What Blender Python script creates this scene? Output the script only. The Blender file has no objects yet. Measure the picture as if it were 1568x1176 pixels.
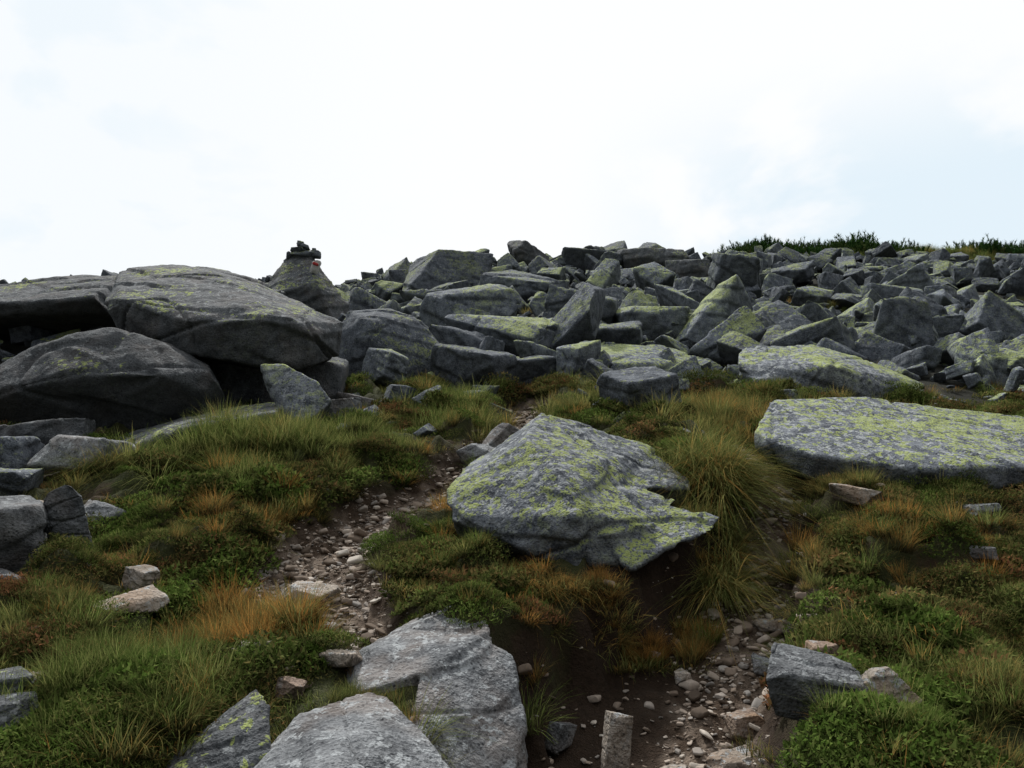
import bpy, bmesh, math, numpy as np, time
from mathutils import Vector, Matrix, Euler
T0=time.time()
Z0=1.6
rng=np.random.default_rng(11)
scene=bpy.context.scene
def sm(a,b,x):
    t=np.clip((x-a)/(b-a),0,1); return t*t*(3-2*t)
# ---------------------------------------------------------------- noise
G=np.array([[1,1,0],[-1,1,0],[1,-1,0],[-1,-1,0],[1,0,1],[-1,0,1],[1,0,-1],[-1,0,-1],[0,1,1],[0,-1,1],[0,1,-1],[0,-1,-1]],float)
def noise3(p,seed=0):
    p=np.asarray(p,float); i=np.floor(p).astype(np.int64); f=p-i
    u=f*f*f*(f*(f*6-15)+10); out=0
    for dx in (0,1):
        for dy in (0,1):
            for dz in (0,1):
                a=i[:,0]+dx;b=i[:,1]+dy;c=i[:,2]+dz
                h=(a*374761393+b*668265263+c*1274126177+seed*144269504)&0xffffffff
                h=((h^(h>>13))*1274126177)&0xffffffff
                h=h^(h>>16)
                g=G[h%12]
                d=g[:,0]*(f[:,0]-dx)+g[:,1]*(f[:,1]-dy)+g[:,2]*(f[:,2]-dz)
                w=(u[:,0] if dx else 1-u[:,0])*(u[:,1] if dy else 1-u[:,1])*(u[:,2] if dz else 1-u[:,2])
                out=out+w*d
    return out
def fbm(p,o=4,seed=0,gain=.5):
    s=0;a=1;q=np.asarray(p,float).copy()
    for k in range(o):
        s=s+a*noise3(q,seed+k); q=q*2.03+7.1; a*=gain
    return s
def n2(x,y,sc,o=3,seed=0):
    x=np.asarray(x,float);y=np.asarray(y,float)
    return fbm(np.stack([x.ravel()*sc,y.ravel()*sc,np.full(x.size,seed*3.7)],1),o,seed).reshape(x.shape)
# ---------------------------------------------------------------- terrain
PY=[-60,-20,-5,0,2,3,4,5,6,7,8,10,12,16,20,25,30,34,38,42,60,120,400]
PZ=[-14,-6,-2.7,-1.65,-1.25,-1.02,-.80,-.55,-.2,.12,.48,1.1,1.75,3.1,4.5,6.5,8.65,10.1,11.2,11.8,12,5,-60]
_yy=np.arange(-60,400,.1); _zz=np.interp(_yy,PY,PZ)
k=np.exp(-np.linspace(-2,2,17)**2); k/=k.sum()
_zs=np.convolve(np.pad(_zz,8,mode='edge'),k,mode='valid')
GUL=[(.6,1.6,.25),(.75,2.6,.26),(.82,3.2,.28),(.9,3.7,.3),(1.02,4.05,.3),(1.24,4.45,.3),(1.53,5.0,.28),(2.0,6.0,.2),(2.3,6.8,.18),(2.25,7.6,.12)]
DEP=[(.3,1.6,.5),(.4,2.8,.5),(.52,3.4,.52),(.62,3.9,.54),(1.0,4.45,.46),(1.5,5.0,.34),(2.0,6.0,.26),(2.3,6.8,.22),(2.25,7.6,.1)]
LP=[(-.5,3.9,.1),(-.79,4.3,.24),(-1.25,5.0,.36),(-1.35,5.5,.32),(-1.1,6.2,.26),(-.7,6.8,.26),(-.25,7.6,.24),(0,8.6,.26),(.1,9.5,.34),(.2,10.6,.3)]
def pd(x,y,poly):
    best=np.full(x.shape,1e9); 
    for (ax,ay,aw),(bx,by,bw) in zip(poly[:-1],poly[1:]):
        dx,dy=bx-ax,by-ay; t=np.clip(((x-ax)*dx+(y-ay)*dy)/(dx*dx+dy*dy),0,1)
        d=np.hypot(x-ax-t*dx,y-ay-t*dy)-(aw+(bw-aw)*t)
        best=np.minimum(best,d)
    return best
def hollow(x,y): return np.exp(-(((x+.1)/.3)**2+((y-3.28)/.33)**2)**1.5)
def masks(x,y):
    x=np.asarray(x,float);y=np.asarray(y,float)
    nz=n2(x,y,2.2,3,5)*.16
    g=1-sm(-.14,.08,pd(x,y,GUL)+nz); l=1-sm(-.1,.12,pd(x,y,LP)+nz*1.2)
    path=np.maximum(g*.85,l)
    soil=1-sm(.06,.27,pd(x,y,DEP)+nz*.8)
    soil=np.maximum(soil,hollow(x,y)*1.2)
    soil=np.maximum(soil,.75*(1-sm(.02,.2,pd(x,y,LP)+nz)))
    soil=np.maximum(soil,.9*np.exp(-(((x+.35)/.4)**2+((y-7.3)/.5)**2))+.9*np.exp(-(((x-2.1)/.4)**2+((y-6.5)/.9)**2)))
    soil=np.maximum(soil,.95*sm(.23,.37,n2(x,y,1.1,3,44))*sm(4.2,5,y))
    soil=np.clip(soil*1.3+nz,0,1)
    yb=10.9-.9*sm(2.5,4,x)-1.0*sm(-2,-3.5,x)
    field=sm(-.3,.7,y-yb+nz*5)
    return path,soil,field
def H(x,y):
    x=np.asarray(x,float);y=np.asarray(y,float)
    z=np.interp(y,_yy,_zs)
    path,soil,field=masks(x,y)
    dg=pd(x,y,DEP)
    dep=np.interp(y,[0,3,4.6,6,7.5],[.56,.58,.50,.30,.0])
    wr=sm(.5,1.0,x)*(1-sm(4.2,4.8,y))          # gentler wall on the right bank near the camera
    z=z-dep*(1-sm(-.08-.1*wr,.1+.22*wr,dg+.2*(1-wr)*n2(x,y,2.5,3,9)))-.34*hollow(x,y)*sm(0,.3,dg+.2)
    z=z-.16*(1-sm(-.1,.14,pd(x,y,LP)+.1*n2(x,y,2.5,3,19)))
    z=z+.7*sm(-5,-7,x)*sm(9.5,12,y)*(1-sm(18,26,y))
    z=z-1.0*sm(-3.5,-9,x)*sm(20,30,y)+.9*sm(9,13,x)*sm(32,38,y)
    z=z+n2(x,y,.35,2,1)*(.12+.3*sm(12,20,y))
    veg=(1-path)*(1-field)*(1-soil)
    z=z+veg*(.19*n2(x,y,1.5,2,2)+.24*np.abs(n2(x,y,2.9,2,3))*sm(3,4.5,y))+.02*n2(x,y,9,2,4)+.035*soil*n2(x,y,6,3,14)
    z=z+.18*np.exp(-(((x+2.3)/.8)**2+((y-7.3)/.5)**2))+.1*np.exp(-(((x-1.65)/.35)**2+((y-6.2)/.6)**2))
    return z+Z0
def H1(x,y): return float(H(np.array([x]),np.array([y]))[0])
# ---------------------------------------------------------------- node helpers
class NT:
    def __init__(s,tree): s.t=tree; s.n=tree.nodes; s.l=tree.links
    def new(s,ty,**kw):
        nd=s.n.new(ty)
        for a,b in kw.items(): setattr(nd,a,b)
        return nd
    def put(s,sock,v):
        if isinstance(v,bpy.types.NodeSocket): s.l.new(v,sock)
        else:
            if hasattr(sock.default_value,'__len__') and not hasattr(v,'__len__'): v=[v]*len(sock.default_value)
            if hasattr(v,'__len__') and len(v)==3 and len(sock.default_value)==4: v=(*v,1)
            sock.default_value=v
    def math(s,op,a,b=None,c=None,clamp=False):
        nd=s.new('ShaderNodeMath',operation=op,use_clamp=clamp); s.put(nd.inputs[0],a)
        if b is not None: s.put(nd.inputs[1],b)
        if c is not None: s.put(nd.inputs[2],c)
        return nd.outputs[0]
    def mix(s,f,a,b,mode='MIX'):
        nd=s.new('ShaderNodeMix',data_type='RGBA',blend_type=mode); s.put(nd.inputs[0],f); s.put(nd.inputs[6],a); s.put(nd.inputs[7],b); return nd.outputs[2]
    def noise(s,vec,scale,detail=4,rough=.55,off=None,dist=0):
        if off is not None:
            m=s.new('ShaderNodeVectorMath',operation='ADD'); s.put(m.inputs[0],vec); m.inputs[1].default_value=(off,off*.7,off*1.3); vec=m.outputs[0]
        nd=s.new('ShaderNodeTexNoise'); s.put(nd.inputs['Vector'],vec); nd.inputs['Scale'].default_value=scale; nd.inputs['Detail'].default_value=detail; nd.inputs['Roughness'].default_value=rough; nd.inputs['Distortion'].default_value=dist
        return nd.outputs[0]
    def vor(s,vec,scale,out=0,feature='F1',rand=1):
        nd=s.new('ShaderNodeTexVoronoi',feature=feature); s.put(nd.inputs['Vector'],vec); nd.inputs['Scale'].default_value=scale; nd.inputs['Randomness'].default_value=rand; return nd.outputs[out]
    def ss(s,x,a,b):
        nd=s.new('ShaderNodeMapRange',interpolation_type='SMOOTHSTEP'); s.put(nd.inputs[0],x); nd.inputs[1].default_value=a; nd.inputs[2].default_value=b; return nd.outputs[0]
    def mr(s,x,a,b,c,d):
        nd=s.new('ShaderNodeMapRange'); s.put(nd.inputs[0],x); 
        for i,v in enumerate((a,b,c,d)): nd.inputs[i+1].default_value=v
        return nd.outputs[0]
def newmat(name):
    m=bpy.data.materials.new(name); m.use_nodes=True; t=NT(m.node_tree); t.n.clear()
    out=t.new('ShaderNodeOutputMaterial'); b=t.new('ShaderNodeBsdfPrincipled'); t.l.new(b.outputs[0],out.inputs[0])
    b.inputs['Roughness'].default_value=.85; b.inputs['Specular IOR Level'].default_value=.2
    return m,t,b,out
def rock_mat(name,dark=(.040,.048,.062),light=(.19,.212,.245),lich=.5,white=.5,warm=0.,lcol=(.24,.28,.07),amt=.9):
    m,t,b,out=newmat(name)
    g=t.new('ShaderNodeNewGeometry'); P=g.outputs['Position']
    oi=t.new('ShaderNodeObjectInfo')
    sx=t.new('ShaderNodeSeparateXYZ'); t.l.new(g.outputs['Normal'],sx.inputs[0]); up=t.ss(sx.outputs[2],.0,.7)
    nmid=t.noise(P,6,4,.7,off=3); ng=t.noise(P,55,2,.7,off=5); big=t.noise(P,1.3,1,.5,off=21)
    f=t.math('ADD',t.math('MULTIPLY',nmid,.9),t.math('MULTIPLY',ng,.6)); f=t.ss(f,.50,.98)
    col=t.mix(f,dark,light)
    if warm: col=t.mix(t.math('MULTIPLY',t.ss(t.noise(P,3,2,.6,off=9),.45,.7),warm),col,(.30,.20,.13))
    l1=t.noise(P,11,3,.7,off=31,dist=.8)
    w=t.math('MULTIPLY',t.ss(t.noise(P,15,3,.72,off=11),.62-.12*white,.66-.12*white),t.math('MULTIPLY_ADD',up,.75,.25))
    col=t.mix(t.math('MULTIPLY',w,min(1,white+.2)),col,(.36,.38,.39))
    if lich>0:
        v=t.vor(P,17)
        lm=t.math('ADD',t.math('ADD',l1,t.math('MULTIPLY',big,.75)),t.math('MULTIPLY',v,-.28))
        lm=t.math('ADD',lm,t.math('MULTIPLY_ADD',oi.outputs['Random'],.14,-.07))
        th=.94-.17*lich
        lm=t.math('MULTIPLY',t.ss(lm,th-.02,th+.03),t.math('MULTIPLY_ADD',up,.92,.08))
        lm=t.math('MULTIPLY',lm,t.ss(ng,.38,.5))
        col=t.mix(t.math('MULTIPLY',lm,amt),col,t.mix(nmid,lcol,(.45,.52,.17)))
    k=t.math('MULTIPLY',t.ss(t.vor(P,36),.30,.16),t.ss(l1,.62,.42))
    col=t.mix(t.math('MULTIPLY',k,.75),col,(.016,.018,.022))
    br=t.mr(oi.outputs['Random'],0,1,.7,1.2)
    bc=t.new('ShaderNodeVectorMath',operation='SCALE'); t.put(bc.inputs[0],col); t.put(bc.inputs['Scale'],br)
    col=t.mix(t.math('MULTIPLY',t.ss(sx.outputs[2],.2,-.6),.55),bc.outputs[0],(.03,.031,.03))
    t.put(b.inputs['Base Color'],col)
    bump=t.new('ShaderNodeBump'); bump.inputs['Strength'].default_value=1; bump.inputs['Distance'].default_value=.028
    hh=t.math('ADD',t.math('MULTIPLY',nmid,1.5),t.math('MULTIPLY',ng,.5))
    t.put(bump.inputs['Height'],hh); t.put(b.inputs['Normal'],bump.outputs[0])
    return m
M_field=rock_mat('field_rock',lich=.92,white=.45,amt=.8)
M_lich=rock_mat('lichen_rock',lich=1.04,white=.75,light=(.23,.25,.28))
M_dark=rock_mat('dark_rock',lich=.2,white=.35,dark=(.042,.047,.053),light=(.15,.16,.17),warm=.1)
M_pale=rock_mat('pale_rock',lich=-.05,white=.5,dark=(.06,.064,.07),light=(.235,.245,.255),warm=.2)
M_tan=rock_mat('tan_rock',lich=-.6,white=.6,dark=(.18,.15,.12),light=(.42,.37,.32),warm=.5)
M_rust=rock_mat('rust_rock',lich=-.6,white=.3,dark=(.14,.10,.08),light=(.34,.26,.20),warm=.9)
def gravel_mat():
    m,t,b,out=newmat('gravel_stone'); oi=t.new('ShaderNodeObjectInfo'); g=t.new('ShaderNodeNewGeometry')
    r=oi.outputs['Random']; ra=t.new('ShaderNodeValToRGB'); t.put(ra.inputs[0],r); cr=ra.color_ramp
    cr.elements[0].color=(.08,.06,.045,1); cr.elements[1].color=(.60,.56,.50,1)
    for p,c in ((.3,(.2,.155,.12,1)),(.5,(.38,.315,.26,1)),(.7,(.27,.255,.24,1)),(.88,(.48,.41,.345,1))):
        e=cr.elements.new(p); e.color=c
    n=t.noise(g.outputs['Position'],60,3)
    t.put(b.inputs['Base Color'],t.mix(.5,ra.outputs[0],t.mix(n,(.4,.4,.4),(1.3,1.25,1.2)),'MULTIPLY'))
    return m
M_gravel=gravel_mat()
def ground_mat():
    m,t,b,out=newmat('mountain_ground'); g=t.new('ShaderNodeNewGeometry'); P=g.outputs['Position']
    def at(n): a=t.new('ShaderNodeAttribute',attribute_name=n); return a.outputs['Fac']
    n1=t.noise(P,3,3,.6); n2_=t.noise(P,22,4,.7,off=4); n3=t.noise(P,90,2,.6,off=7)
    veg=t.mix(n2_,(.02,.024,.010),(.07,.075,.028)); veg=t.mix(t.ss(n1,.5,.65),veg,(.06,.042,.024))
    soil=t.mix(n2_,(.010,.007,.004),(.055,.035,.023))
    v=t.vor(P,38,1)
    gr=t.mix(n3,(.15,.11,.085),(.34,.28,.225)); gr=t.mix(.6,gr,t.mix(t.noise(v,3,1),(.4,.4,.4),(1.3,1.25,1.2)),'MULTIPLY')
    gr=t.mix(t.ss(n1,.42,.58),gr,t.mix(n2_,(.025,.017,.012),(.11,.075,.05)))
    fld=t.mix(n2_,(.012,.012,.010),(.05,.05,.04))
    c=t.mix(at('soil'),veg,soil); c=t.mix(at('path'),c,gr); c=t.mix(at('field'),c,fld)
    t.put(b.inputs['Base Color'],c)
    bp=t.new('ShaderNodeBump'); bp.inputs['Strength'].default_value=1; bp.inputs['Distance'].default_value=.03
    t.put(bp.inputs['Height'],t.math('ADD',n2_,t.math('MULTIPLY',n3,.5))); t.put(b.inputs['Normal'],bp.outputs[0]); b.inputs['Roughness'].default_value=.95
    return m
M_ground=ground_mat()
def leaf_mat(name,c0,c1,c2,root=(.06,.045,.02),trans=.35,rough=.55):
    m,t,b,out=newmat(name); oi=t.new('ShaderNodeObjectInfo')
    ti=t.new('ShaderNodeAttribute',attribute_name='tint',attribute_type='INSTANCER').outputs['Fac']
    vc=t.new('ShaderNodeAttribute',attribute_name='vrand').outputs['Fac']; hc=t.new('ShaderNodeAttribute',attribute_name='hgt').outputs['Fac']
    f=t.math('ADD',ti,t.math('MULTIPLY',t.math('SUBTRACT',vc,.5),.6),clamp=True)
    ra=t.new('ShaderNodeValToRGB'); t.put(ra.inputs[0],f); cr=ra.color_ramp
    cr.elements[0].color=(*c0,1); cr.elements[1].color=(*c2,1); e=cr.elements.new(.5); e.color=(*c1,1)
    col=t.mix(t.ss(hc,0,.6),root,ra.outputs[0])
    br=t.math('MULTIPLY',t.mr(oi.outputs['Random'],0,1,.62,1.25),t.mr(vc,0,1,.6,1.4))
    sc=t.new('ShaderNodeVectorMath',operation='SCALE'); t.put(sc.inputs[0],col); t.put(sc.inputs['Scale'],br); col=sc.outputs[0]
    d=t.new('ShaderNodeBsdfDiffuse'); t.put(d.inputs[0],col); t.n.remove(b)
    tr=t.new('ShaderNodeBsdfTranslucent'); t.put(tr.inputs[0],col); mx=t.new('ShaderNodeMixShader'); mx.inputs[0].default_value=trans
    t.l.new(d.outputs[0],mx.inputs[1]); t.l.new(tr.outputs[0],mx.inputs[2]); t.l.new(mx.outputs[0],out.inputs[0])
    return m
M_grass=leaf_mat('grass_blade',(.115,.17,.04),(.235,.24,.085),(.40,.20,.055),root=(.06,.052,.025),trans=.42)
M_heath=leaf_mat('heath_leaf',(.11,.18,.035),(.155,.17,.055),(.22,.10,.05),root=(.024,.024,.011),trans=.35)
M_pine=leaf_mat('pine_needle',(.03,.075,.02),(.05,.105,.03),(.10,.11,.04),root=(.05,.035,.02),trans=.15)
# ---------------------------------------------------------------- mesh helpers
def mesh_np(name,v,f,mat,smooth=True):
    me=bpy.data.meshes.new(name); v=np.asarray(v,np.float32); f=np.asarray(f,np.int32)
    k=f.shape[1]; me.vertices.add(len(v)); me.vertices.foreach_set('co',v.ravel())
    me.loops.add(f.size); me.loops.foreach_set('vertex_index',f.ravel())
    me.polygons.add(len(f)); me.polygons.foreach_set('loop_start',np.arange(0,f.size,k,dtype=np.int32))
    try: me.polygons.foreach_set('loop_total',np.full(len(f),k,dtype=np.int32))
    except Exception: pass
    me.update(calc_edges=True); me.validate()
    if smooth: me.polygons.foreach_set('use_smooth',np.ones(len(me.polygons),bool))
    me.materials.append(mat); return me
def link(ob,parent=None):
    scene.collection.objects.link(ob)
    if parent: ob.parent=parent
    return ob
def hull_remesh(hulls,voxel):
    vs=[];fs=[]
    for pts in hulls:
        bm=bmesh.new()
        for p in pts: bm.verts.new(p)
        bmesh.ops.convex_hull(bm,input=bm.verts[:])
        bmesh.ops.delete(bm,geom=[v for v in bm.verts if not v.link_faces],context='VERTS')
        bmesh.ops.triangulate(bm,faces=bm.faces[:]); bmesh.ops.recalc_face_normals(bm,faces=bm.faces[:])
        bm.verts.index_update(); o=len(vs)
        vs+= [tuple(v.co) for v in bm.verts]; fs+=[[o+v.index for v in f.verts] for f in bm.faces]; bm.free()
    me=bpy.data.meshes.new('tmp'); me.from_pydata(vs,[],fs); ob=bpy.data.objects.new('tmp',me); scene.collection.objects.link(ob)
    md=ob.modifiers.new('r','REMESH'); md.mode='VOXEL'; md.voxel_size=voxel
    dg=bpy.context.evaluated_depsgraph_get(); r=bpy.data.meshes.new_from_object(ob.evaluated_get(dg))
    bpy.data.objects.remove(ob); bpy.data.meshes.remove(me); return r
def displace(me,amp,size,seed,fine=1.,chips=5,cut=(.03,.13),lay_amt=.7):
    n=len(me.vertices); co=np.empty(n*3,np.float32)
    me.vertices.foreach_get('co',co); co=co.reshape(-1,3).astype(float)
    r=np.random.default_rng(seed+77)
    for _ in range(chips):   # flat fracture faces
        q=r.normal(size=3); q[2]*=.7; q/=np.linalg.norm(q); h=co@q; hm=h.max()-r.uniform(*cut)*(h.max()-h.min())
        e=np.maximum(0,h-hm); co=co-q[None]*(e*.97)[:,None]
    me.vertices.foreach_set('co',co.astype(np.float32).ravel()); me.update()
    no=np.empty(n*3,np.float32); me.vertices.foreach_get('normal',no); no=no.reshape(-1,3)
    p=co/size+seed*5.3
    d=amp*.4*fbm(p*1.6,3,seed)
    ax=np.array([.35*math.sin(seed),.35*math.cos(seed),1.]); lay=(p@ax)*5+.5*fbm(p*1.1,2,seed+9)
    ph=lay%1; d+=amp*lay_amt*(sm(0,.06,ph)-ph)*sm(-.2,.3,noise3(p*1.7,seed+12))
    c=np.abs(noise3(p*np.array([1.2,.5,.8])+9,seed+3)); d-=amp*.6*(1-sm(0,.016,c))
    c=np.abs(noise3(p*np.array([.5,.6,1.8])+2,seed+5)); d-=amp*.5*(1-sm(0,.016,c))
    d+=amp*.26*fine*fbm(p*9,3,seed+4,.6)
    co=co+no*d[:,None]*size
    me.vertices.foreach_set('co',co.astype(np.float32).ravel()); me.update()
    me.polygons.foreach_set('use_smooth',np.ones(len(me.polygons),bool))
def hero(name,hulls,mat,voxel=.03,amp=.045,size=1.,seed=1,chips=4,cut=(.02,.06)):
    if isinstance(hulls[0][0],(int,float)): hulls=[hulls]
    allp=np.array([p for h in hulls for p in h],float); c=allp.mean(0)
    hs=[[tuple(np.array(p)-c) for p in h] for h in hulls]
    me=hull_remesh(hs,voxel); displace(me,amp,size,seed,chips=chips,cut=cut); me.name=name; me.materials.clear(); me.materials.append(mat)
    ob=bpy.data.objects.new(name,me); ob.location=(c[0],c[1],c[2]+Z0); return link(ob)
def rock_pts(r,jit=.42):
    pts=[]
    for sx_ in (-1,1):
        for sy_ in (-1,1):
            for sz_ in (-1,1):
                q=np.array([sx_,sy_,sz_])*(1-r.uniform(0,jit,3))
                if r.uniform()<.2: q=q*np.array([.5,.6,.9])
                pts.append(q)
    for _ in range(2):
        q=r.normal(size=3); q/=np.abs(q).max(); pts.append(q*r.uniform(.85,1.0))
    return [tuple(p*.5) for p in pts]
def blockrock(seed,voxel,amp,dims=(1,1,1),mat=None,chips=4,lay_amt=.7):
    r=np.random.default_rng(seed); pts=[tuple(np.array(p)*np.array(dims)) for p in rock_pts(r)]
    me=hull_remesh([pts],voxel); displace(me,amp,max(dims),seed,chips=chips,cut=(.04,.16),lay_amt=lay_amt); me.materials.clear(); me.materials.append(mat); return me
foot=[]
def R(name,x,y,w,d,h,mat,yaw=0,tx=0,ty=0,seed=1,sink=.25,z=None,vox=None,amp=.03,lay_amt=.7):
    me=blockrock(seed,vox or max(w,d)/40,amp,(w*1.15,d*1.15,h*1.2),mat,lay_amt=lay_amt); me.name=name
    ob=bpy.data.objects.new(name,me); zz=(H1(x,y)+h*(.5-sink)) if z is None else z+Z0
    ob.location=(x,y,zz); ob.rotation_euler=(math.radians(tx),math.radians(ty),math.radians(yaw)); foot.append((x,y,max(w,d)*.42)); return link(ob)
# ---------------------------------------------------------------- ground
ys=np.concatenate([np.linspace(-60,0,25),np.arange(.3,2.4,.1),np.arange(2.4,9,.03),np.arange(9,20,.1),np.arange(20,50,.35),np.linspace(50,400,40)])
xa=np.concatenate([np.arange(0,4.5,.035),np.arange(4.5,12,.12),np.arange(12,45,.5),np.linspace(45,300,30)]); xs=np.concatenate([-xa[:0:-1],xa])
X,Y=np.meshgrid(xs,ys); Zg=H(X,Y); nx,ny=len(xs),len(ys)
I=np.arange(nx*ny).reshape(ny,nx); F=np.stack([I[:-1,:-1],I[:-1,1:],I[1:,1:],I[1:,:-1]],-1).reshape(-1,4)
me=mesh_np('mountain_ground',np.stack([X,Y,Zg],-1).reshape(-1,3),F,M_ground)
pa,so,fi=masks(X,Y)
for nme,arr in (('path',pa),('soil',so),('field',fi)):
    a=me.attributes.new(nme,'FLOAT','POINT'); a.data.foreach_set('value',arr.ravel().astype(np.float32))
link(bpy.data.objects.new('mountain_ground',me))
# ---------------------------------------------------------------- hero boulders (metres, heights from eye level)
hero('lichen_boulder',[[(.25,6.4,.64),(.684,6.5,.54),(1.2,6.4,.36),(-.47,5.5,0.0),(-.41,5.3,-.2),(-.33,6.0,.2),(.07,5.05,-.37),(.42,4.98,-.5),(.33,5.2,.12),(.42,4.9,-.16),(.98,5.75,.0),(.2,6.5,-.4),(1.2,6.4,-.4),(-.3,5.9,-.5),(.1,5.6,.36),(.75,5.35,-.5)],
   [(.62,5.4,-.10),(1.2,5.35,-.09),(1.45,5.25,-.19),(1.36,5.15,-.25),(.99,5.0,-.36),(.75,4.92,-.50),(.62,5.05,-.34),(1.15,5.6,-.14),(.8,5.7,-.45)],
   [(.44,4.98,-.14),(.38,5.3,.08),(.95,5.7,.03),(1.2,5.6,-.06),(.92,5.12,-.22),(.5,5.0,-.48),(.88,5.05,-.46),(.9,5.7,-.4)],
   [(.5,5.9,.26),(1.1,6.4,.38),(1.38,6.1,.12),(1.34,5.8,.02),(.75,5.6,.03),(.7,5.9,-.3),(1.25,6.2,-.3)]],M_lich,voxel=.016,amp=.03,size=1.3,seed=3,chips=2,cut=(.01,.02))
hero('lichen_slab',[[(2.62,7.6,.92),(3.64,7.8,.97),(5.6,7.6,.66),(5.7,7.0,.37),(4.7,6.4,.14),(3.92,6.25,.2),(3.92,6.3,.0),(3.32,6.2,.16),(3.25,6.35,-.06),(2.54,6.35,.29),(2.5,6.45,.1),(2.13,6.7,.48),(2.18,6.8,.36),(2.4,7.2,.74),(2.9,7.8,.1),(5,7.8,0)]],M_lich,voxel=.026,amp=.02,size=2,seed=8,chips=3,cut=(.01,.03))
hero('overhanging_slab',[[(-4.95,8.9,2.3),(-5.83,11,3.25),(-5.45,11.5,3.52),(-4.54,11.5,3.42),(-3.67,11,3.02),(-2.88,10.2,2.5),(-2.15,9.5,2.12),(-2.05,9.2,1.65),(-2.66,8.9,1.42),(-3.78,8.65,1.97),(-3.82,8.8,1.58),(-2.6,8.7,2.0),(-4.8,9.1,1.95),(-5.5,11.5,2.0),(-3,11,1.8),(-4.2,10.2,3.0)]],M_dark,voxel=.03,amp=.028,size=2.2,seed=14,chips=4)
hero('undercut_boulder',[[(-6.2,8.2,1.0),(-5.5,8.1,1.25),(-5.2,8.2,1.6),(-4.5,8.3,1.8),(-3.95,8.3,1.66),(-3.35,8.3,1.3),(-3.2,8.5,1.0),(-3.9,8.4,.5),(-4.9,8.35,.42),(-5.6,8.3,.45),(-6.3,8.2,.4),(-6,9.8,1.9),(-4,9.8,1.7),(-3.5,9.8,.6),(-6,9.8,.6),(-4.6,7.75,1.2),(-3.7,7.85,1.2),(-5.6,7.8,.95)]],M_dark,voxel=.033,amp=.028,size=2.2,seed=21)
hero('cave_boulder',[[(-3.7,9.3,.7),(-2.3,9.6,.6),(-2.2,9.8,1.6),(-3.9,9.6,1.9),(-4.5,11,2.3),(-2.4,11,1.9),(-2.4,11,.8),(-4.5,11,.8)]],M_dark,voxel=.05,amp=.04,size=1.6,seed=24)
hero('ridge_slab',[[(-9.2,12.5,3.35),(-8.2,12,3.3),(-7.4,12.5,3.62),(-6.5,12.5,3.6),(-5.94,10.7,2.8),(-6.05,10.9,2.58),(-7.4,10.7,2.7),(-8.6,10.7,2.6),(-7.4,10.8,2.5),(-9.3,13.5,2.4),(-6,13.5,2.4)]],M_dark,voxel=.05,amp=.03,size=2.2,seed=31)
hero('cave_floor_slab',[[(-2.7,8.8,1.04),(-3.9,8.9,.9),(-4.3,7.6,.4),(-3.76,7.25,.36),(-2.4,7.75,.8),(-3.16,7.3,.6),(-4.3,7.6,0),(-3.7,7.4,0),(-2.6,7.9,.3),(-3.9,8.9,.2),(-2.7,8.8,.3)]],M_dark,voxel=.03,amp=.025,size=1.6,seed=35)
hero('pointed_slab',[[(-2.78,8.25,1.38),(-2.5,8.2,1.38),(-2.1,8.1,1.17),(-1.93,8.1,.95),(-2.2,7.95,.64),(-2.45,8.1,.75),(-2.72,8.3,1.15),(-2.3,8.5,.45),(-2.1,8.6,.9),(-2.5,8.7,1.3),(-2.3,8.05,.5)]],M_lich,voxel=.02,amp=.025,size=.8,seed=41,chips=2)
hero('block_boulder',[[(-2.85,12,2.5),(-2.65,12.1,2.88),(-2.03,12.4,3.02),(-1.5,12.2,2.78),(-1.05,12,2.15),(-1.3,11.8,1.85),(-2.76,11.8,1.8),(-2.26,11.5,2.6),(-1.84,11.4,1.75),(-2.6,13.4,3.05),(-1.4,13.4,2.8),(-2.7,12,1.2),(-1.2,12,1.2)]],M_field,voxel=.033,amp=.026,size=1.6,seed=44,chips=2)
hero('pale_slab',[[(.65,11.6,1.7),(.75,11.6,2.0),(1.2,12.6,2.5),(2.5,12.6,2.44),(3.15,11.9,2.0),(3.2,11.8,1.7),(1.9,11.2,1.87),(1.9,11.2,1.35),(.8,12.8,1.4),(3,12.8,1.4)]],M_field,voxel=.035,amp=.025,size=1.8,seed=48,chips=2)
hero('broad_boulder',[[(3.2,10.6,1.78),(3.45,11.2,2.12),(4.6,11.4,2.22),(5.3,11,1.88),(5.9,10.7,1.5),(5.7,10.4,1.15),(3.7,10.1,1.1),(3.3,10.3,1.5),(4.3,10.05,1.65),(3.5,11.4,1),(5.5,11.4,1),(4.4,10.1,.95)]],M_lich,voxel=.035,amp=.03,size=1.8,seed=52,chips=2)
foot+= [(.5,5.6,.75),(.9,6.1,.35),(3.2,7.0,.6),(4.2,7,.6),(5,7,.6),(2.7,6.9,.35),(-4.5,8.6,.9),(-3.3,8.2,.6),(-2.35,8.3,.3),(-3.0,8.8,.6),(-5.5,8.6,.8),(-3.5,7.8,.5)]
hero('cairn_boulder',[[(-5.75,17,4.5),(-5.25,17,5.3),(-4.98,17,5.42),(-4.65,17,5.40),(-3.75,17,4.2),(-4.3,16.3,4.5),(-5.2,16.2,4.3),(-5.8,16.8,3.2),(-3.7,16.6,3.2),(-4,18,3.2),(-5.4,18,3.2),(-4.9,17.6,5.2)]],M_dark,voxel=.045,amp=.03,size=1.6,seed=55,chips=1)
R('skyline_boulder',-2.2,24,2.9,2.4,2.5,M_field,yaw=20,tx=-6,ty=8,seed=65,z=6.35,vox=.055)
R('skyline_boulder',.8,30,2.1,1.6,1.0,M_dark,yaw=35,tx=10,ty=16,seed=62,z=9.25,vox=.055)
R('skyline_boulder',5.6,30,2.5,1.8,.8,M_dark,yaw=5,tx=4,ty=2,seed=63,z=9.2,vox=.055)
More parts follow.
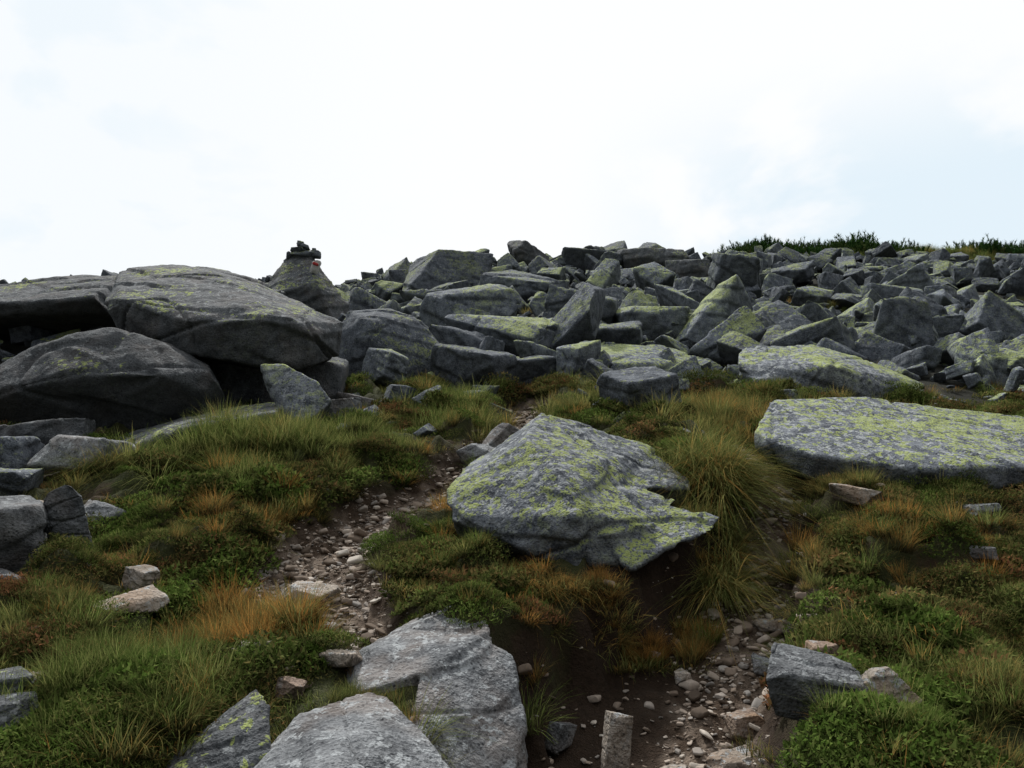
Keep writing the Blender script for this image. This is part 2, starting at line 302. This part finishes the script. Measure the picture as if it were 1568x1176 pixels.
R('skyline_boulder',6.9,28,1.5,1.6,1.3,M_dark,yaw=50,tx=10,ty=-12,seed=64,z=8.2,vox=.055)
R('skyline_boulder',7.1,24,1.5,1.9,2.5,M_field,yaw=60,tx=20,ty=-22,seed=66,z=6.3,vox=.055)
R('skyline_boulder',.2,22,2.2,1.8,1.7,M_field,yaw=-30,tx=10,ty=12,seed=69,z=5.5,vox=.055)
R('ridge_boulder',-3.1,18,2.0,1.6,1.2,M_field,yaw=10,ty=18,seed=66,z=3.8,vox=.055)
R('ridge_boulder',-4.2,13.6,2.4,1.8,.9,M_dark,yaw=-15,ty=14,tx=10,seed=67,z=2.75,vox=.05)
R('ridge_boulder',-6.1,15.5,2.0,1.6,1.1,M_dark,yaw=-5,ty=5,tx=10,seed=68,z=3.75,vox=.055)
R('large_boulder',.0,13.6,2.0,1.3,1.1,M_field,yaw=-20,ty=12,tx=16,seed=71,z=2.6,vox=.04)
R('large_boulder',-.8,15.5,2.1,1.5,1.5,M_field,yaw=35,ty=-14,tx=14,seed=72,z=3.4,vox=.045)
R('large_boulder',1.6,16.5,2.5,1.6,1.2,M_field,yaw=10,ty=8,tx=18,seed=73,z=3.7,vox=.045)
R('large_boulder',4.1,15.5,1.6,1.2,1.5,M_field,yaw=50,ty=30,tx=16,seed=74,z=3.35,vox=.04)
R('large_boulder',5.4,13.5,1.6,1.1,.9,M_field,yaw=-30,ty=-10,tx=18,seed=75,z=2.55,vox=.04)
R('large_boulder',8.2,15,1.7,1.2,.9,M_field,yaw=10,ty=-5,tx=14,seed=76,z=3.05,vox=.04)
R('large_boulder',7.6,11.5,1.4,1.0,.7,M_field,yaw=-10,ty=10,tx=14,seed=77,z=1.75,vox=.035)
R('large_boulder',-.6,11.6,1.2,.9,.9,M_field,yaw=-40,ty=14,tx=14,seed=78,z=1.78,vox=.03)
# cairn
cairn=link(bpy.data.objects.new('cairn',None)); cairn.location=(-4.85,17,5.38+Z0)
def part(name,parent,me,loc,rot=(0,0,0)):
    o=bpy.data.objects.new(name,me); o.location=loc; o.rotation_euler=rot; return link(o,parent)
for i,(w,h,x,z,a) in enumerate(((.62,.13,0,.03,.2),(.5,.12,-.05,.12,1.2),(.46,.11,.06,.2,2.2),(.3,.12,-.05,.28,.5),(.3,.14,.3,.03,.1),(.16,.1,.26,.14,2),(.26,.16,-.3,0,1))):
    part('stone_%d'%(i+1),cairn,blockrock(70+i,w/14,.03,(w,w*.7,h*1.3),M_field),(x,0,z),(.1*math.sin(i),.08*math.cos(i*2),a))
wm=link(bpy.data.objects.new('painted_trail_mark',None)); wm.location=(-4.4,16.5,5.0+Z0)
def flatmat(n,c):
    m,t,b,o=newmat(n); g=t.new('ShaderNodeNewGeometry'); nn=t.noise(g.outputs['Position'],30,4); t.put(b.inputs['Base Color'],t.mix(nn,tuple(v*.6 for v in c),c)); return m
MW=flatmat('white_paint',(.75,.73,.7)); MR=flatmat('red_paint',(.5,.05,.045))
part('white_painted_stone',wm,blockrock(90,.02,.02,(.2,.14,.36),MW),(0,0,0),(.1,.3,.2))
part('red_stripe',wm,blockrock(91,.015,.02,(.17,.14,.08),MR),(0,-.04,.02),(.1,.3,.2))
# mid and foreground stones
R('small_boulder',-1.95,8.5,.55,.4,.32,M_pale,yaw=15,seed=101)
R('small_boulder',-2.1,7.9,.4,.3,.2,M_field,yaw=-15,seed=102)
R('small_boulder',-.12,8.1,.4,.3,.34,M_pale,yaw=30,ty=20,seed=103,sink=.1)
R('small_boulder',-.3,7.6,.44,.3,.3,M_pale,yaw=-10,ty=-15,seed=104,sink=.1)
R('small_boulder',1.5,8.7,.8,.6,.6,M_field,yaw=25,ty=-10,tx=12,seed=105,sink=.15)
R('flat_stone',1.75,7.7,.6,.35,.15,M_pale,yaw=-5,ty=6,tx=10,seed=106)
R('flat_stone',1.3,10,.3,.25,.2,M_pale,yaw=-35,ty=-20,seed=107)
R('flat_stone',-1.9,9.8,.8,.4,.2,M_pale,yaw=-15,ty=14,seed=108)
R('flat_stone',-1.5,10.2,.5,.3,.3,M_field,yaw=25,ty=10,seed=109)
R('grey_boulder',-3.35,5.0,1.1,.8,.6,M_pale,yaw=20,seed=111,sink=.2)
R('pointed_stone',-2.95,5.1,.22,.18,.48,M_dark,yaw=30,tx=-8,ty=-14,seed=112,sink=.1)
R('flat_stone',-3.1,5.9,.38,.3,.18,M_pale,yaw=20,ty=8,seed=113)
R('flat_stone',-3.0,4.55,.46,.3,.22,M_pale,yaw=-20,seed=114,sink=0)
R('grey_boulder',-4.3,6.2,.9,.7,.3,M_field,yaw=10,seed=115,sink=.3)
R('grey_boulder',-4.9,7.0,1.1,.7,.35,M_field,yaw=-10,seed=116,sink=.3)
R('grey_boulder',-3.9,6.9,.8,.5,.3,M_pale,yaw=-10,ty=8,seed=160,sink=.15)
R('grey_boulder',-4.6,7.5,.9,.5,.3,M_dark,yaw=12,ty=-8,seed=161,sink=.15)
R('dark_stone',-2.25,3.45,.36,.3,.24,M_dark,yaw=40,seed=117,sink=.2)
R('dark_stone',-2.02,3.2,.2,.2,.16,M_dark,yaw=10,seed=118,sink=.2)
R('flat_stone',-2.15,4.4,.36,.24,.1,M_tan,yaw=25,tx=14,ty=-12,seed=119,sink=-.3)
R('flat_stone',-2.25,4.75,.2,.16,.13,M_tan,yaw=-25,ty=10,seed=120,sink=-.1)
R('pale_stone',-1.29,4.95,.32,.24,.19,M_tan,yaw=-10,ty=8,tx=8,seed=121,sink=.2)
R('flat_stone',-1.25,3.75,.19,.14,.08,M_tan,yaw=10,seed=122,sink=-.2)
R('flat_stone',-.82,3.78,.19,.13,.07,M_tan,yaw=-10,seed=123,sink=.0)
R('flat_stone',-.98,3.5,.13,.1,.09,M_rust,yaw=-10,ty=15,seed=124,sink=.1)
R('pale_stone',2.6,5.8,.36,.22,.13,M_tan,yaw=-28,ty=14,seed=125,sink=-.2)
R('grey_stone',1.34,3.5,.42,.3,.22,M_pale,yaw=-12,ty=10,tx=8,seed=126,sink=.2)
R('pale_stone',1.62,3.4,.2,.13,.28,M_tan,yaw=15,tx=-25,ty=-24,seed=127,sink=.2)
R('flat_stone',1.5,3.8,.17,.14,.1,M_rust,yaw=15,seed=128,sink=.05)
R('rust_stone',1.2,4.12,.17,.15,.14,M_rust,yaw=5,seed=129,sink=.2)
R('upright_stone',.52,3.95,.15,.11,.28,M_tan,yaw=20,ty=10,seed=171,sink=.2,lay_amt=.1,amp=.02)
R('pale_stone',1.05,3.85,.28,.22,.12,M_tan,yaw=5,seed=131,sink=.2)
R('grey_stone',.25,4.1,.14,.12,.16,M_pale,yaw=45,ty=20,seed=132,sink=.2)
R('grey_stone',.75,3.78,.16,.12,.14,M_tan,yaw=45,seed=139,sink=.2)
R('grey_stone',1.0,4.6,.12,.1,.08,M_tan,yaw=45,seed=140,sink=.2)
R('flat_stone',3.0,4.95,.2,.14,.07,M_pale,yaw=-25,seed=133,sink=-.1)
R('flat_stone',1.7,5.1,.28,.18,.07,M_tan,yaw=-5,seed=134,sink=.0)
R('grey_stone',1.5,4.7,.16,.13,.1,M_pale,yaw=-5,ty=12,seed=135,sink=.1)
R('flat_stone',3.6,5.9,.3,.2,.1,M_pale,yaw=15,seed=136,sink=-.1)
hero('bedrock_boulder',[[(-.83,3.7,-.84),(-.78,4.0,-.80),(-.54,4.3,-.70),(-.2,4.45,-.58),(-.115,3.95,-.70),(-.27,3.75,-.77),(-.45,3.6,-.83),(-.69,3.5,-.88),(-.7,3.5,-1.3),(-.2,4.4,-1.3)],
  [(-.42,3.6,-.84),(-.15,3.95,-.70),(.0,3.9,-.80),(.06,3.65,-1.02),(.0,3.4,-1.24),(-.3,3.25,-1.18),(-.45,3.35,-1.0),(.06,3.9,-1.8),(-.4,3.8,-1.8),(-.3,3.25,-1.8),(.06,3.4,-1.8)]],M_pale,voxel=.012,amp=.024,size=.8,seed=142,chips=4)
hero('foreground_boulder',[[(-1.02,2.9,-1.07),(-.85,3.15,-.88),(-.63,3.3,-.83),(-.52,3.3,-.84),(-.35,3.1,-.92),(-.05,2.75,-1.12),(-.9,2.5,-1.08),(-.3,2.4,-1.15),(-1,2.6,-1.6),(0,2.5,-1.6),(-.2,3.2,-1.5),(-.9,3.2,-1.5),(-.6,2.7,-.92)]],M_pale,voxel=.011,amp=.026,size=.8,seed=146)
hero('grey_foreground_stone',[[(-1.34,3.05,-1.03),(-1.2,3.15,-.92),(-1.03,3.2,-.79),(-.94,3.1,-.82),(-.88,2.95,-.98),(-1.3,2.8,-1.12),(-.95,2.75,-1.1),(-1.3,2.9,-1.5),(-.9,2.9,-1.5),(-1.1,3.25,-1.5)]],M_dark,voxel=.011,amp=.03,size=.5,seed=149,chips=3)
foot+=[(-.5,3.95,.32),(-.15,3.6,.3),(-.1,3.75,.25),(-.5,2.9,.45),(-1.1,3.0,.24)]
# ---------------------------------------------------------------- instancing
def tmpl(name,meshes):
    c=bpy.data.collections.new(name)
    for i,m in enumerate(meshes):
        o=bpy.data.objects.new('%s_%02d'%(name,i),m); c.objects.link(o)
    return c
def scatter(name,P,rot,scl,idx,tint,coll):
    n=len(P); me=bpy.data.meshes.new(name); me.vertices.add(n); me.vertices.foreach_set('co',np.asarray(P,np.float32).ravel())
    for nm,ty,arr,k in (('rot','FLOAT_VECTOR',rot,'vector'),('scl','FLOAT_VECTOR',scl,'vector'),('tint','FLOAT',tint,'value')):
        a=me.attributes.new(nm,ty,'POINT'); a.data.foreach_set(k,np.asarray(arr,np.float32).ravel())
    a=me.attributes.new('idx','INT','POINT'); a.data.foreach_set('value',np.asarray(idx,np.int32))
    me.update(); ob=link(bpy.data.objects.new(name,me))
    ng=bpy.data.node_groups.new(name,'GeometryNodeTree'); ng.interface.new_socket('Geometry',in_out='INPUT',socket_type='NodeSocketGeometry'); ng.interface.new_socket('Geometry',in_out='OUTPUT',socket_type='NodeSocketGeometry')
    N=ng.nodes; L=ng.links; gi=N.new('NodeGroupInput'); go=N.new('NodeGroupOutput'); ip=N.new('GeometryNodeInstanceOnPoints')
    ci=N.new('GeometryNodeCollectionInfo'); ci.inputs['Collection'].default_value=coll; ci.inputs['Separate Children'].default_value=True; ci.inputs['Reset Children'].default_value=True
    def na(nm,ty):
        a=N.new('GeometryNodeInputNamedAttribute'); a.data_type=ty; a.inputs['Name'].default_value=nm; return a.outputs[0]
    e=N.new('FunctionNodeEulerToRotation'); L.new(na('rot','FLOAT_VECTOR'),e.inputs[0])
    L.new(gi.outputs[0],ip.inputs['Points']); L.new(ci.outputs[0],ip.inputs['Instance']); ip.inputs['Pick Instance'].default_value=True
    L.new(na('idx','INT'),ip.inputs['Instance Index']); L.new(e.outputs[0],ip.inputs['Rotation']); L.new(na('scl','FLOAT_VECTOR'),ip.inputs['Scale'])
    L.new(ip.outputs[0],go.inputs[0]); md=ob.modifiers.new('scatter','NODES'); md.node_group=ng; return ob
def nofoot(x,y,extra=0.):
    ok=np.ones(len(x),bool)
    for fx,fy,fr in foot: ok&=((x-fx)**2+(y-fy)**2)>(fr+extra)**2
    return ok
# boulder field
tb=[blockrock(200+i,.027,.03,(1,rng.uniform(.45,.95),rng.uniform(.28,.8)),M_field,chips=2) for i in range(28)]
C_b=tmpl('field_boulder',tb)
def bf(n,smin,smax,ymin,ymax,lift,minsep,tilt):
    y=np.sqrt(rng.uniform(ymin**2,ymax**2,n*3)); x=rng.uniform(-.85,.85,n*3)*y
    s=smin*(smax/smin)**rng.uniform(0,1,n*3)**1.5
    keep=[];cell={}
    _,_,f=masks(x,y)
    for i in range(len(x)):
        if f[i]<.5 or len(keep)>=n: continue
        if -6<x[i]<-2 and y[i]<12: continue
        if -6.6<x[i]<-3 and 12.5<y[i]<17.2 and s[i]>.6: continue
        if x[i]<-4.5 and s[i]>.75: continue
        if x[i]>.28*y[i] and s[i]>1.6: continue
        if x[i]>10.5 and y[i]>35.2: continue
        r=s[i]*minsep; c=(int(x[i]//1.5),int(y[i]//1.5)); bad=False
        for a in (-1,0,1):
            for b_ in (-1,0,1):
                for j in cell.get((c[0]+a,c[1]+b_),()):
                    if (x[i]-x[j])**2+(y[i]-y[j])**2<(r+s[j]*minsep)**2*.25: bad=True
        if bad: continue
        cell.setdefault(c,[]).append(i); keep.append(i)
    k=np.array(keep); x,y,s=x[k],y[k],s[k]; z=H(x,y)+s*lift*rng.uniform(.2,1.3,len(k))
    rot=np.stack([rng.normal(.3,tilt,len(k)),rng.normal(0,tilt,len(k)),rng.uniform(0,6.28,len(k))],1)
    sc=np.stack([s*rng.uniform(.9,1.25,len(k)),s*rng.uniform(.7,1.1,len(k)),s*rng.uniform(.7,1.3,len(k))],1)
    return np.stack([x,y,z],1),rot,sc
A=[bf(500,1.05,2.3,12.2,36,.22,.7,.5),bf(1700,.4,1.1,10.6,37,.38,.66,.65),bf(3600,.13,.5,10.2,36,.5,.6,.5)]
m=50; y=rng.uniform(7.8,11,m); x=rng.uniform(-.25,.7,m)*y; pth,_,_=masks(x,y); kk=(pth<.3)&nofoot(x,y,.1); x,y=x[kk],y[kk]; s=.18*(3.2**rng.uniform(0,1,len(x))); m=len(x)
A.append((np.stack([x,y,H(x,y)+s*.15],1),np.stack([rng.normal(.1,.3,m),rng.normal(0,.3,m),rng.uniform(0,6.28,m)],1),np.repeat(s[:,None],3,1)))
foot+= [(a,b_,c_*.4) for a,b_,c_ in zip(x,y,s)]
P=np.concatenate([a[0] for a in A]);Rr=np.concatenate([a[1] for a in A]);S=np.concatenate([a[2] for a in A])
scatter('boulder_field',P,Rr,S,rng.integers(0,28,len(P)),np.zeros(len(P)),C_b)
# gravel
tg=[blockrock(300+i,.08,.03,(1,rng.uniform(.6,.9),rng.uniform(.22,.5)),M_gravel) for i in range(12)]
C_g=tmpl('gravel_piece',tg)
def gv(n,smin,smax,thr,ymax,pw=2.2):
    y=rng.uniform(2.9,ymax,n*12); x=rng.uniform(-2.2,3.2,n*12); p,so_,f=masks(x,y)
    keepr=np.where((x>.2)&(y<8),rng.uniform(0,1,len(x))<.6,True)
    ok=keepr&(p+.6*so_*(rng.uniform(0,1,len(x))<.14)>thr*rng.uniform(.6,1.4,len(x)))&(n2(x,y,2.6,2,15)>-.25+.55*(rng.uniform(-1,0.5,len(x)))); x,y=x[ok][:n],y[ok][:n]
    s=smin*(smax/smin)**(rng.uniform(0,1,len(x))**pw); z=H(x,y)+s*.1
    return np.stack([x,y,z],1),np.stack([rng.normal(0,.28,len(x)),rng.normal(0,.28,len(x)),rng.uniform(0,6.28,len(x))],1),np.repeat(s[:,None],3,1)
A=[gv(8000,.012,.045,.5,9),gv(2200,.035,.13,.5,10.8,2.2)]
m=260; y=rng.uniform(3,10.5,m); x=rng.uniform(-.75,.75,m)*y; s=.03*(5**rng.uniform(0,1,m)**2)
A.append((np.stack([x,y,H(x,y)+s*.15],1),np.stack([rng.normal(0,.2,m),rng.normal(0,.2,m),rng.uniform(0,6.28,m)],1),np.repeat(s[:,None],3,1)))
P=np.concatenate([a[0] for a in A]);Rr=np.concatenate([a[1] for a in A]);S=np.concatenate([a[2] for a in A])
scatter('path_gravel',P,Rr,S,rng.integers(0,12,len(P)),np.zeros(len(P)),C_g)
# ---- plants
def strips(roots,dirs,length,width,bend,seg,name,mat,vr):
    n=len(roots); ts=np.linspace(0,1,seg+1); V=[];Hh=[];
    side=np.cross(dirs,np.array([0,0,1.])); side/=np.linalg.norm(side,axis=1)[:,None]+1e-6
    out=dirs.copy(); out[:,2]=0; out/=np.linalg.norm(out,axis=1)[:,None]+1e-6
    for t in ts:
        c=roots+dirs*(length*t)[:,None]+out*(bend*length*t**2*.6)[:,None]; c[:,2]-=bend*length*t**2.2*.75
        w=(width*(1-t**1.5*.9))[:,None]*.5
        V+= [c-side*w,c+side*w]; Hh+=[np.full(n,t)]*2
    V=np.stack(V,1).reshape(-1,3); Hh=np.stack(Hh,1).ravel(); k=2*(seg+1)
    base=np.arange(n)[:,None]*k; F=[]
    for s_ in range(seg): F.append(base+np.array([[2*s_,2*s_+1,2*s_+3,2*s_+2]]))
    F=np.concatenate(F); me=mesh_np(name,V,F,mat)
    a=me.attributes.new('hgt','FLOAT','POINT'); a.data.foreach_set('value',Hh.astype(np.float32))
    a=me.attributes.new('vrand','FLOAT','POINT'); a.data.foreach_set('value',np.repeat(vr,k).astype(np.float32)); return me
def tuft(i,n,rad,L,bend,spread,wd=.004,seg=4):
    r=np.random.default_rng(400+i); a=r.uniform(0,6.28,n); q=np.sqrt(r.uniform(0,1,n))*rad
    roots=np.stack([q*np.cos(a),q*np.sin(a),np.full(n,-.02)],1); a2=a+r.normal(0,.6,n); tl=np.abs(r.normal(0,spread,n))+.06
    d=np.stack([np.sin(tl)*np.cos(a2),np.sin(tl)*np.sin(a2),np.cos(tl)],1)
    return strips(roots,d,L*r.uniform(.45,1.1,n),np.full(n,wd)*r.uniform(.7,1.3,n),bend*r.uniform(.3,1.5,n),seg,'tuft',M_grass,r.uniform(0,1,n))
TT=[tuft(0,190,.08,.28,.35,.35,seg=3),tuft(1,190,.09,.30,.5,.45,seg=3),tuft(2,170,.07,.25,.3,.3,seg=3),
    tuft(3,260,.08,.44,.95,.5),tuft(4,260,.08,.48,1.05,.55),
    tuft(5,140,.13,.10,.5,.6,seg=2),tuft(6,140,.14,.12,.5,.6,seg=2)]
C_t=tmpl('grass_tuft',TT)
def heath(i,n,rad,hgt,ls,wr):
    r=np.random.default_rng(500+i); a=r.uniform(0,6.28,n); q=r.uniform(0,1,n)**.6*rad
    hh=hgt*(1-(q/rad)**2*.7)*r.uniform(.15,1.,n); roots=np.stack([q*np.cos(a),q*np.sin(a),hh],1)
    a2=r.uniform(0,6.28,n); tl=r.uniform(.2,1.5,n); d=np.stack([np.sin(tl)*np.cos(a2),np.sin(tl)*np.sin(a2),np.cos(tl)],1)
    l=ls*r.uniform(.6,1.3,n); me=strips(roots,d,l,l*wr,.0*np.ones(n),1,'heath',M_heath,r.uniform(0,1,n))
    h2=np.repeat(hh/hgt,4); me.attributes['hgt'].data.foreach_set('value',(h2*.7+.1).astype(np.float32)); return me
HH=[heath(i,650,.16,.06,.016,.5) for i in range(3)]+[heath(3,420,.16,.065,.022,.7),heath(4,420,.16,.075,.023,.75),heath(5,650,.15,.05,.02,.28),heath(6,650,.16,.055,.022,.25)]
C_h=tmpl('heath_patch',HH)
def slope_rot(x,y,amt=.7):
    e=.08; gx=(H(x+e,y)-H(x-e,y))/(2*e); gy=(H(x,y+e)-H(x,y-e))/(2*e)
    return np.arctan(gy)*amt,-np.arctan(gx)*amt
n=7200; y=2.7+8.6*rng.uniform(0,1,n)**.9; x=rng.uniform(-.76,.76,n)*(y+.2)
p,so_,f=masks(x,y); ok=(p<.35)&(so_<.5+.3*n2(x,y,4,2,8))&(f<.6)&nofoot(x,y,.0)&(n2(x,y,1.5,3,31)>-.30); x,y=x[ok],y[ok]; n=len(x)
kind=n2(x,y,.9,3,33)+rng.normal(0,.12,n); idx=np.where(kind<-.12,rng.integers(3,5,n),np.where(kind<.12,rng.integers(0,3,n),rng.integers(5,7,n)))
tint=np.clip(.33+.75*n2(x,y,1.3,3,35)+.14*sm(1.5,3,x)+rng.normal(0,.13,n),0,1)
rx,ry=slope_rot(x,y); s=rng.uniform(.75,1.3,n)*(1+.09*np.maximum(0,y-4))
scatter('heath_plants',np.stack([x,y,H(x,y)-.005],1),np.stack([rx,ry,rng.uniform(-.5,.5,n)],1),np.repeat(s[:,None],3,1),idx,tint,C_h)
CL=[(-2.5,7.3,.8,.5,110,'u',.24,1.4),(-1.7,7.6,.5,.5,44,'u',.3,1.2),(-1.45,4.35,.42,.22,60,'u',.72,.95),(-1.25,4.1,.25,.15,24,'u',.8,.9),(-2.0,5.75,.26,.2,22,'u',.9,.9),
 (1.62,6.1,.2,.5,44,'l',.42,1.15),(1.5,5.5,.15,.2,22,'l',.48,1.1),(1.85,7.0,.2,.3,20,'l',.42,1.0),(2.6,8.6,.4,.8,80,'u',.58,1.4),(1.9,8.0,.3,.4,26,'u',.4,1.4),(.75,4.82,.32,.06,26,'u',.9,.6),(.1,4.95,.15,.1,9,'u',.85,.6),
 (-.75,6.75,.2,.2,24,'u',.75,1.),(-1.75,5.95,.15,.15,12,'u',.6,.9),(2.75,6.2,.35,.12,26,'u',.45,.8),(2.6,5.2,.5,.3,34,'u',.8,.8),(2.0,5.3,.15,.3,14,'u',.6,.8),(.6,9.6,2.0,1.0,110,'u',.42,1.3),(-.8,9.3,.8,1.2,80,'u',.18,1.2),
 (3.4,9.2,1.0,.8,80,'u',.42,1.3),(2.1,3.4,.3,.2,26,'u',.35,.7),(-1.75,3.5,.3,.25,34,'u',.2,.9),(-2.4,3.9,.4,.3,20,'u',.3,.8),(-3.6,6.7,.6,.3,20,'l',.35,.9),(-4.2,6.0,.6,.3,18,'u',.4,.9),(-2.1,6.6,.6,.3,36,'u',.32,1.1),(.9,6.95,.3,.2,18,'u',.65,.9),(.35,7.2,.4,.3,24,'u',.5,.9),
 (-.35,5.0,.35,.35,18,'u',.35,.6),(-.55,3.5,.15,.06,10,'u',.4,.4),(1.15,5.0,.1,.1,8,'u',.85,.6),(1.85,4.1,.2,.5,16,'s',.35,1.3),(.45,4.78,.4,.06,24,'s',.6,1.3),(.3,4.75,.35,.05,16,'l',.65,.45)]
PX=[];PYv=[];KI=[];TI=[];SC=[]
for cx,cy,rx_,ry_,c,kd,ti,sc in CL:
    PX.append(rng.normal(cx,rx_*.6,c));PYv.append(rng.normal(cy,ry_*.6,c)); KI.append(rng.integers(0,3,c) if kd=='u' else (rng.integers(3,5,c) if kd=='l' else rng.integers(5,7,c))); TI.append(np.clip(rng.normal(ti,.14,c),0,1)); SC.append(sc*rng.uniform(.55,1.2,c))
m=520; y_=rng.uniform(2.9,11.2,m); PX.append(rng.uniform(-.75,.75,m)*y_);PYv.append(y_);KI.append(rng.integers(0,3,m));TI.append(np.clip(rng.normal(.4,.3,m),0,1));SC.append(rng.uniform(.35,1.0,m))
m=950; y_=2.8+8.6*rng.uniform(0,1,m); PX.append(rng.uniform(-.75,.75,m)*y_);PYv.append(y_);KI.append(rng.integers(5,7,m));TI.append(np.clip(rng.normal(.36,.27,m),0,1));SC.append(rng.uniform(.5,1.3,m))
m=240; y_=rng.uniform(12,24,m); PX.append(rng.uniform(-.5,.8,m)*y_);PYv.append(y_);KI.append(rng.integers(0,3,m));TI.append(np.clip(rng.normal(.35,.2,m),0,1));SC.append(rng.uniform(.8,1.5,m))
m=700; y_=rng.uniform(35,38.5,m); PX.append(rng.uniform(10.5,32,m));PYv.append(y_);KI.append(rng.integers(0,3,m));TI.append(np.clip(rng.normal(.25,.2,m),0,1));SC.append(rng.uniform(1.2,2.0,m))
x=np.concatenate(PX);y=np.concatenate(PYv);ki=np.concatenate(KI);ti=np.concatenate(TI);sc=np.concatenate(SC)
p,so_,f=masks(x,y); ok=(p<.45)&nofoot(x,y,-.02)&(y>2.7)&~((pd(x,y,DEP)<-.02)&(y<4.7)); x,y,ki,ti,sc=x[ok],y[ok],ki[ok],ti[ok],sc[ok]; n=len(x)
rx,ry=slope_rot(x,y,.25)
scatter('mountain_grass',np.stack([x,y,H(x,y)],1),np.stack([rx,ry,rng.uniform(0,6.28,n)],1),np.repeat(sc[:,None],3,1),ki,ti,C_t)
# dwarf pines on the ridge
def pine(i):
    r=np.random.default_rng(600+i); ro=[];di=[]
    for s_ in range(18):
        a=r.uniform(0,6.28); q=r.uniform(0,.6); bx,by=q*math.cos(a),q*math.sin(a); top=r.uniform(.3,.8)
        m=60; t=r.uniform(.1,1,m); lean=r.normal(0,.2,2); ro.append(np.stack([bx+lean[0]*t,by+lean[1]*t,t*top],1))
        aa=r.uniform(0,6.28,m); tl=r.uniform(.3,1.2,m); di.append(np.stack([np.sin(tl)*np.cos(aa),np.sin(tl)*np.sin(aa),np.cos(tl)],1))
    ro=np.concatenate(ro);di=np.concatenate(di);n=len(ro); me=strips(ro,di,r.uniform(.1,.18,n),np.full(n,.03),np.zeros(n),1,'pine',M_pine,r.uniform(0,1,n))
    me.attributes['hgt'].data.foreach_set('value',np.full(n*4,1,np.float32)); return me
C_p=tmpl('dwarf_pine_shrub',[pine(i) for i in range(4)])
px=np.concatenate([rng.uniform(10.9,20,190),rng.uniform(23.5,34,190)]); py=rng.uniform(35.6,39.5,380); n=380
s=rng.uniform(.5,1.05,n)*(1+.8*np.maximum(0,n2(px,py,.6,2,50)))
scatter('dwarf_pine_thicket',np.stack([px,py,H(px,py)-.05],1),np.stack([np.zeros(n),np.zeros(n),rng.uniform(0,6.28,n)],1),np.repeat(s[:,None],3,1),rng.integers(0,4,n),np.clip(rng.normal(.3,.25,n),0,1),C_p)
# ---------------------------------------------------------------- light
el,az=math.radians(52),math.radians(-22)
sd=Vector((math.sin(az)*math.cos(el),math.cos(az)*math.cos(el),math.sin(el)))
ld=bpy.data.lights.new('sun','SUN'); ld.energy=3.2; ld.angle=math.radians(3); ld.color=(1,.97,.92); lo=link(bpy.data.objects.new('sun',ld)); lo.rotation_euler=(-sd).to_track_quat('-Z','Y').to_euler(); lo.location=(-8,20,30)
w=bpy.data.worlds.new('World'); scene.world=w; w.use_nodes=True; t=NT(w.node_tree); t.n.clear()
out=t.new('ShaderNodeOutputWorld'); bg=t.new('ShaderNodeBackground'); t.l.new(bg.outputs[0],out.inputs[0])
sky=t.new('ShaderNodeTexSky',sky_type='NISHITA'); sky.sun_disc=False; sky.sun_elevation=el; sky.sun_rotation=az; sky.altitude=1800
tc=t.new('ShaderNodeTexCoord'); D=tc.outputs['Generated']
dt=t.new('ShaderNodeVectorMath',operation='DOT_PRODUCT'); t.put(dt.inputs[0],D); dt.inputs[1].default_value=sd
mp=t.new('ShaderNodeMapping'); t.put(mp.inputs[0],D); mp.inputs['Scale'].default_value=(1,1,1.9)
cn=t.noise(mp.outputs[0],4.2,5,.5,off=1.3,dist=.2)
br=t.mr(dt.outputs['Value'],-.2,.52,1.7,10.3)
def scl(c):
    v=t.new('ShaderNodeVectorMath',operation='SCALE'); v.inputs[0].default_value=c; t.put(v.inputs['Scale'],br); return v.outputs[0]
sep=t.new('ShaderNodeSeparateXYZ'); t.l.new(D,sep.inputs[0])
right=t.math('MULTIPLY',t.ss(sep.outputs[0],.05,.35),t.ss(sep.outputs[2],.50,.34))       # thin cloud low to the right
left=t.math('MULTIPLY',t.ss(sep.outputs[0],-.05,-.5),.55)
clear=t.math('MULTIPLY',t.math('MAXIMUM',right,left),t.ss(cn,.56,.42),clamp=True)
clear=t.math('MAXIMUM',clear,t.math('MULTIPLY',left,.45))
haze=t.mix(clear,scl((.985,.995,1.005)),scl((.77,.88,.955)))
col=t.mix(.97,sky.outputs[0],haze); t.put(bg.inputs[0],col); bg.inputs[1].default_value=.1
# ---------------------------------------------------------------- camera
cd=bpy.data.cameras.new('camera'); cd.sensor_width=36; cd.lens=26.7; cd.clip_end=2000; cd.clip_start=.05
co=link(bpy.data.objects.new('camera',cd)); co.location=(0,0,Z0); co.rotation_euler=(math.radians(98),0,0); scene.camera=co
scene.view_settings.view_transform='Standard'; scene.view_settings.look='None'; scene.view_settings.exposure=0
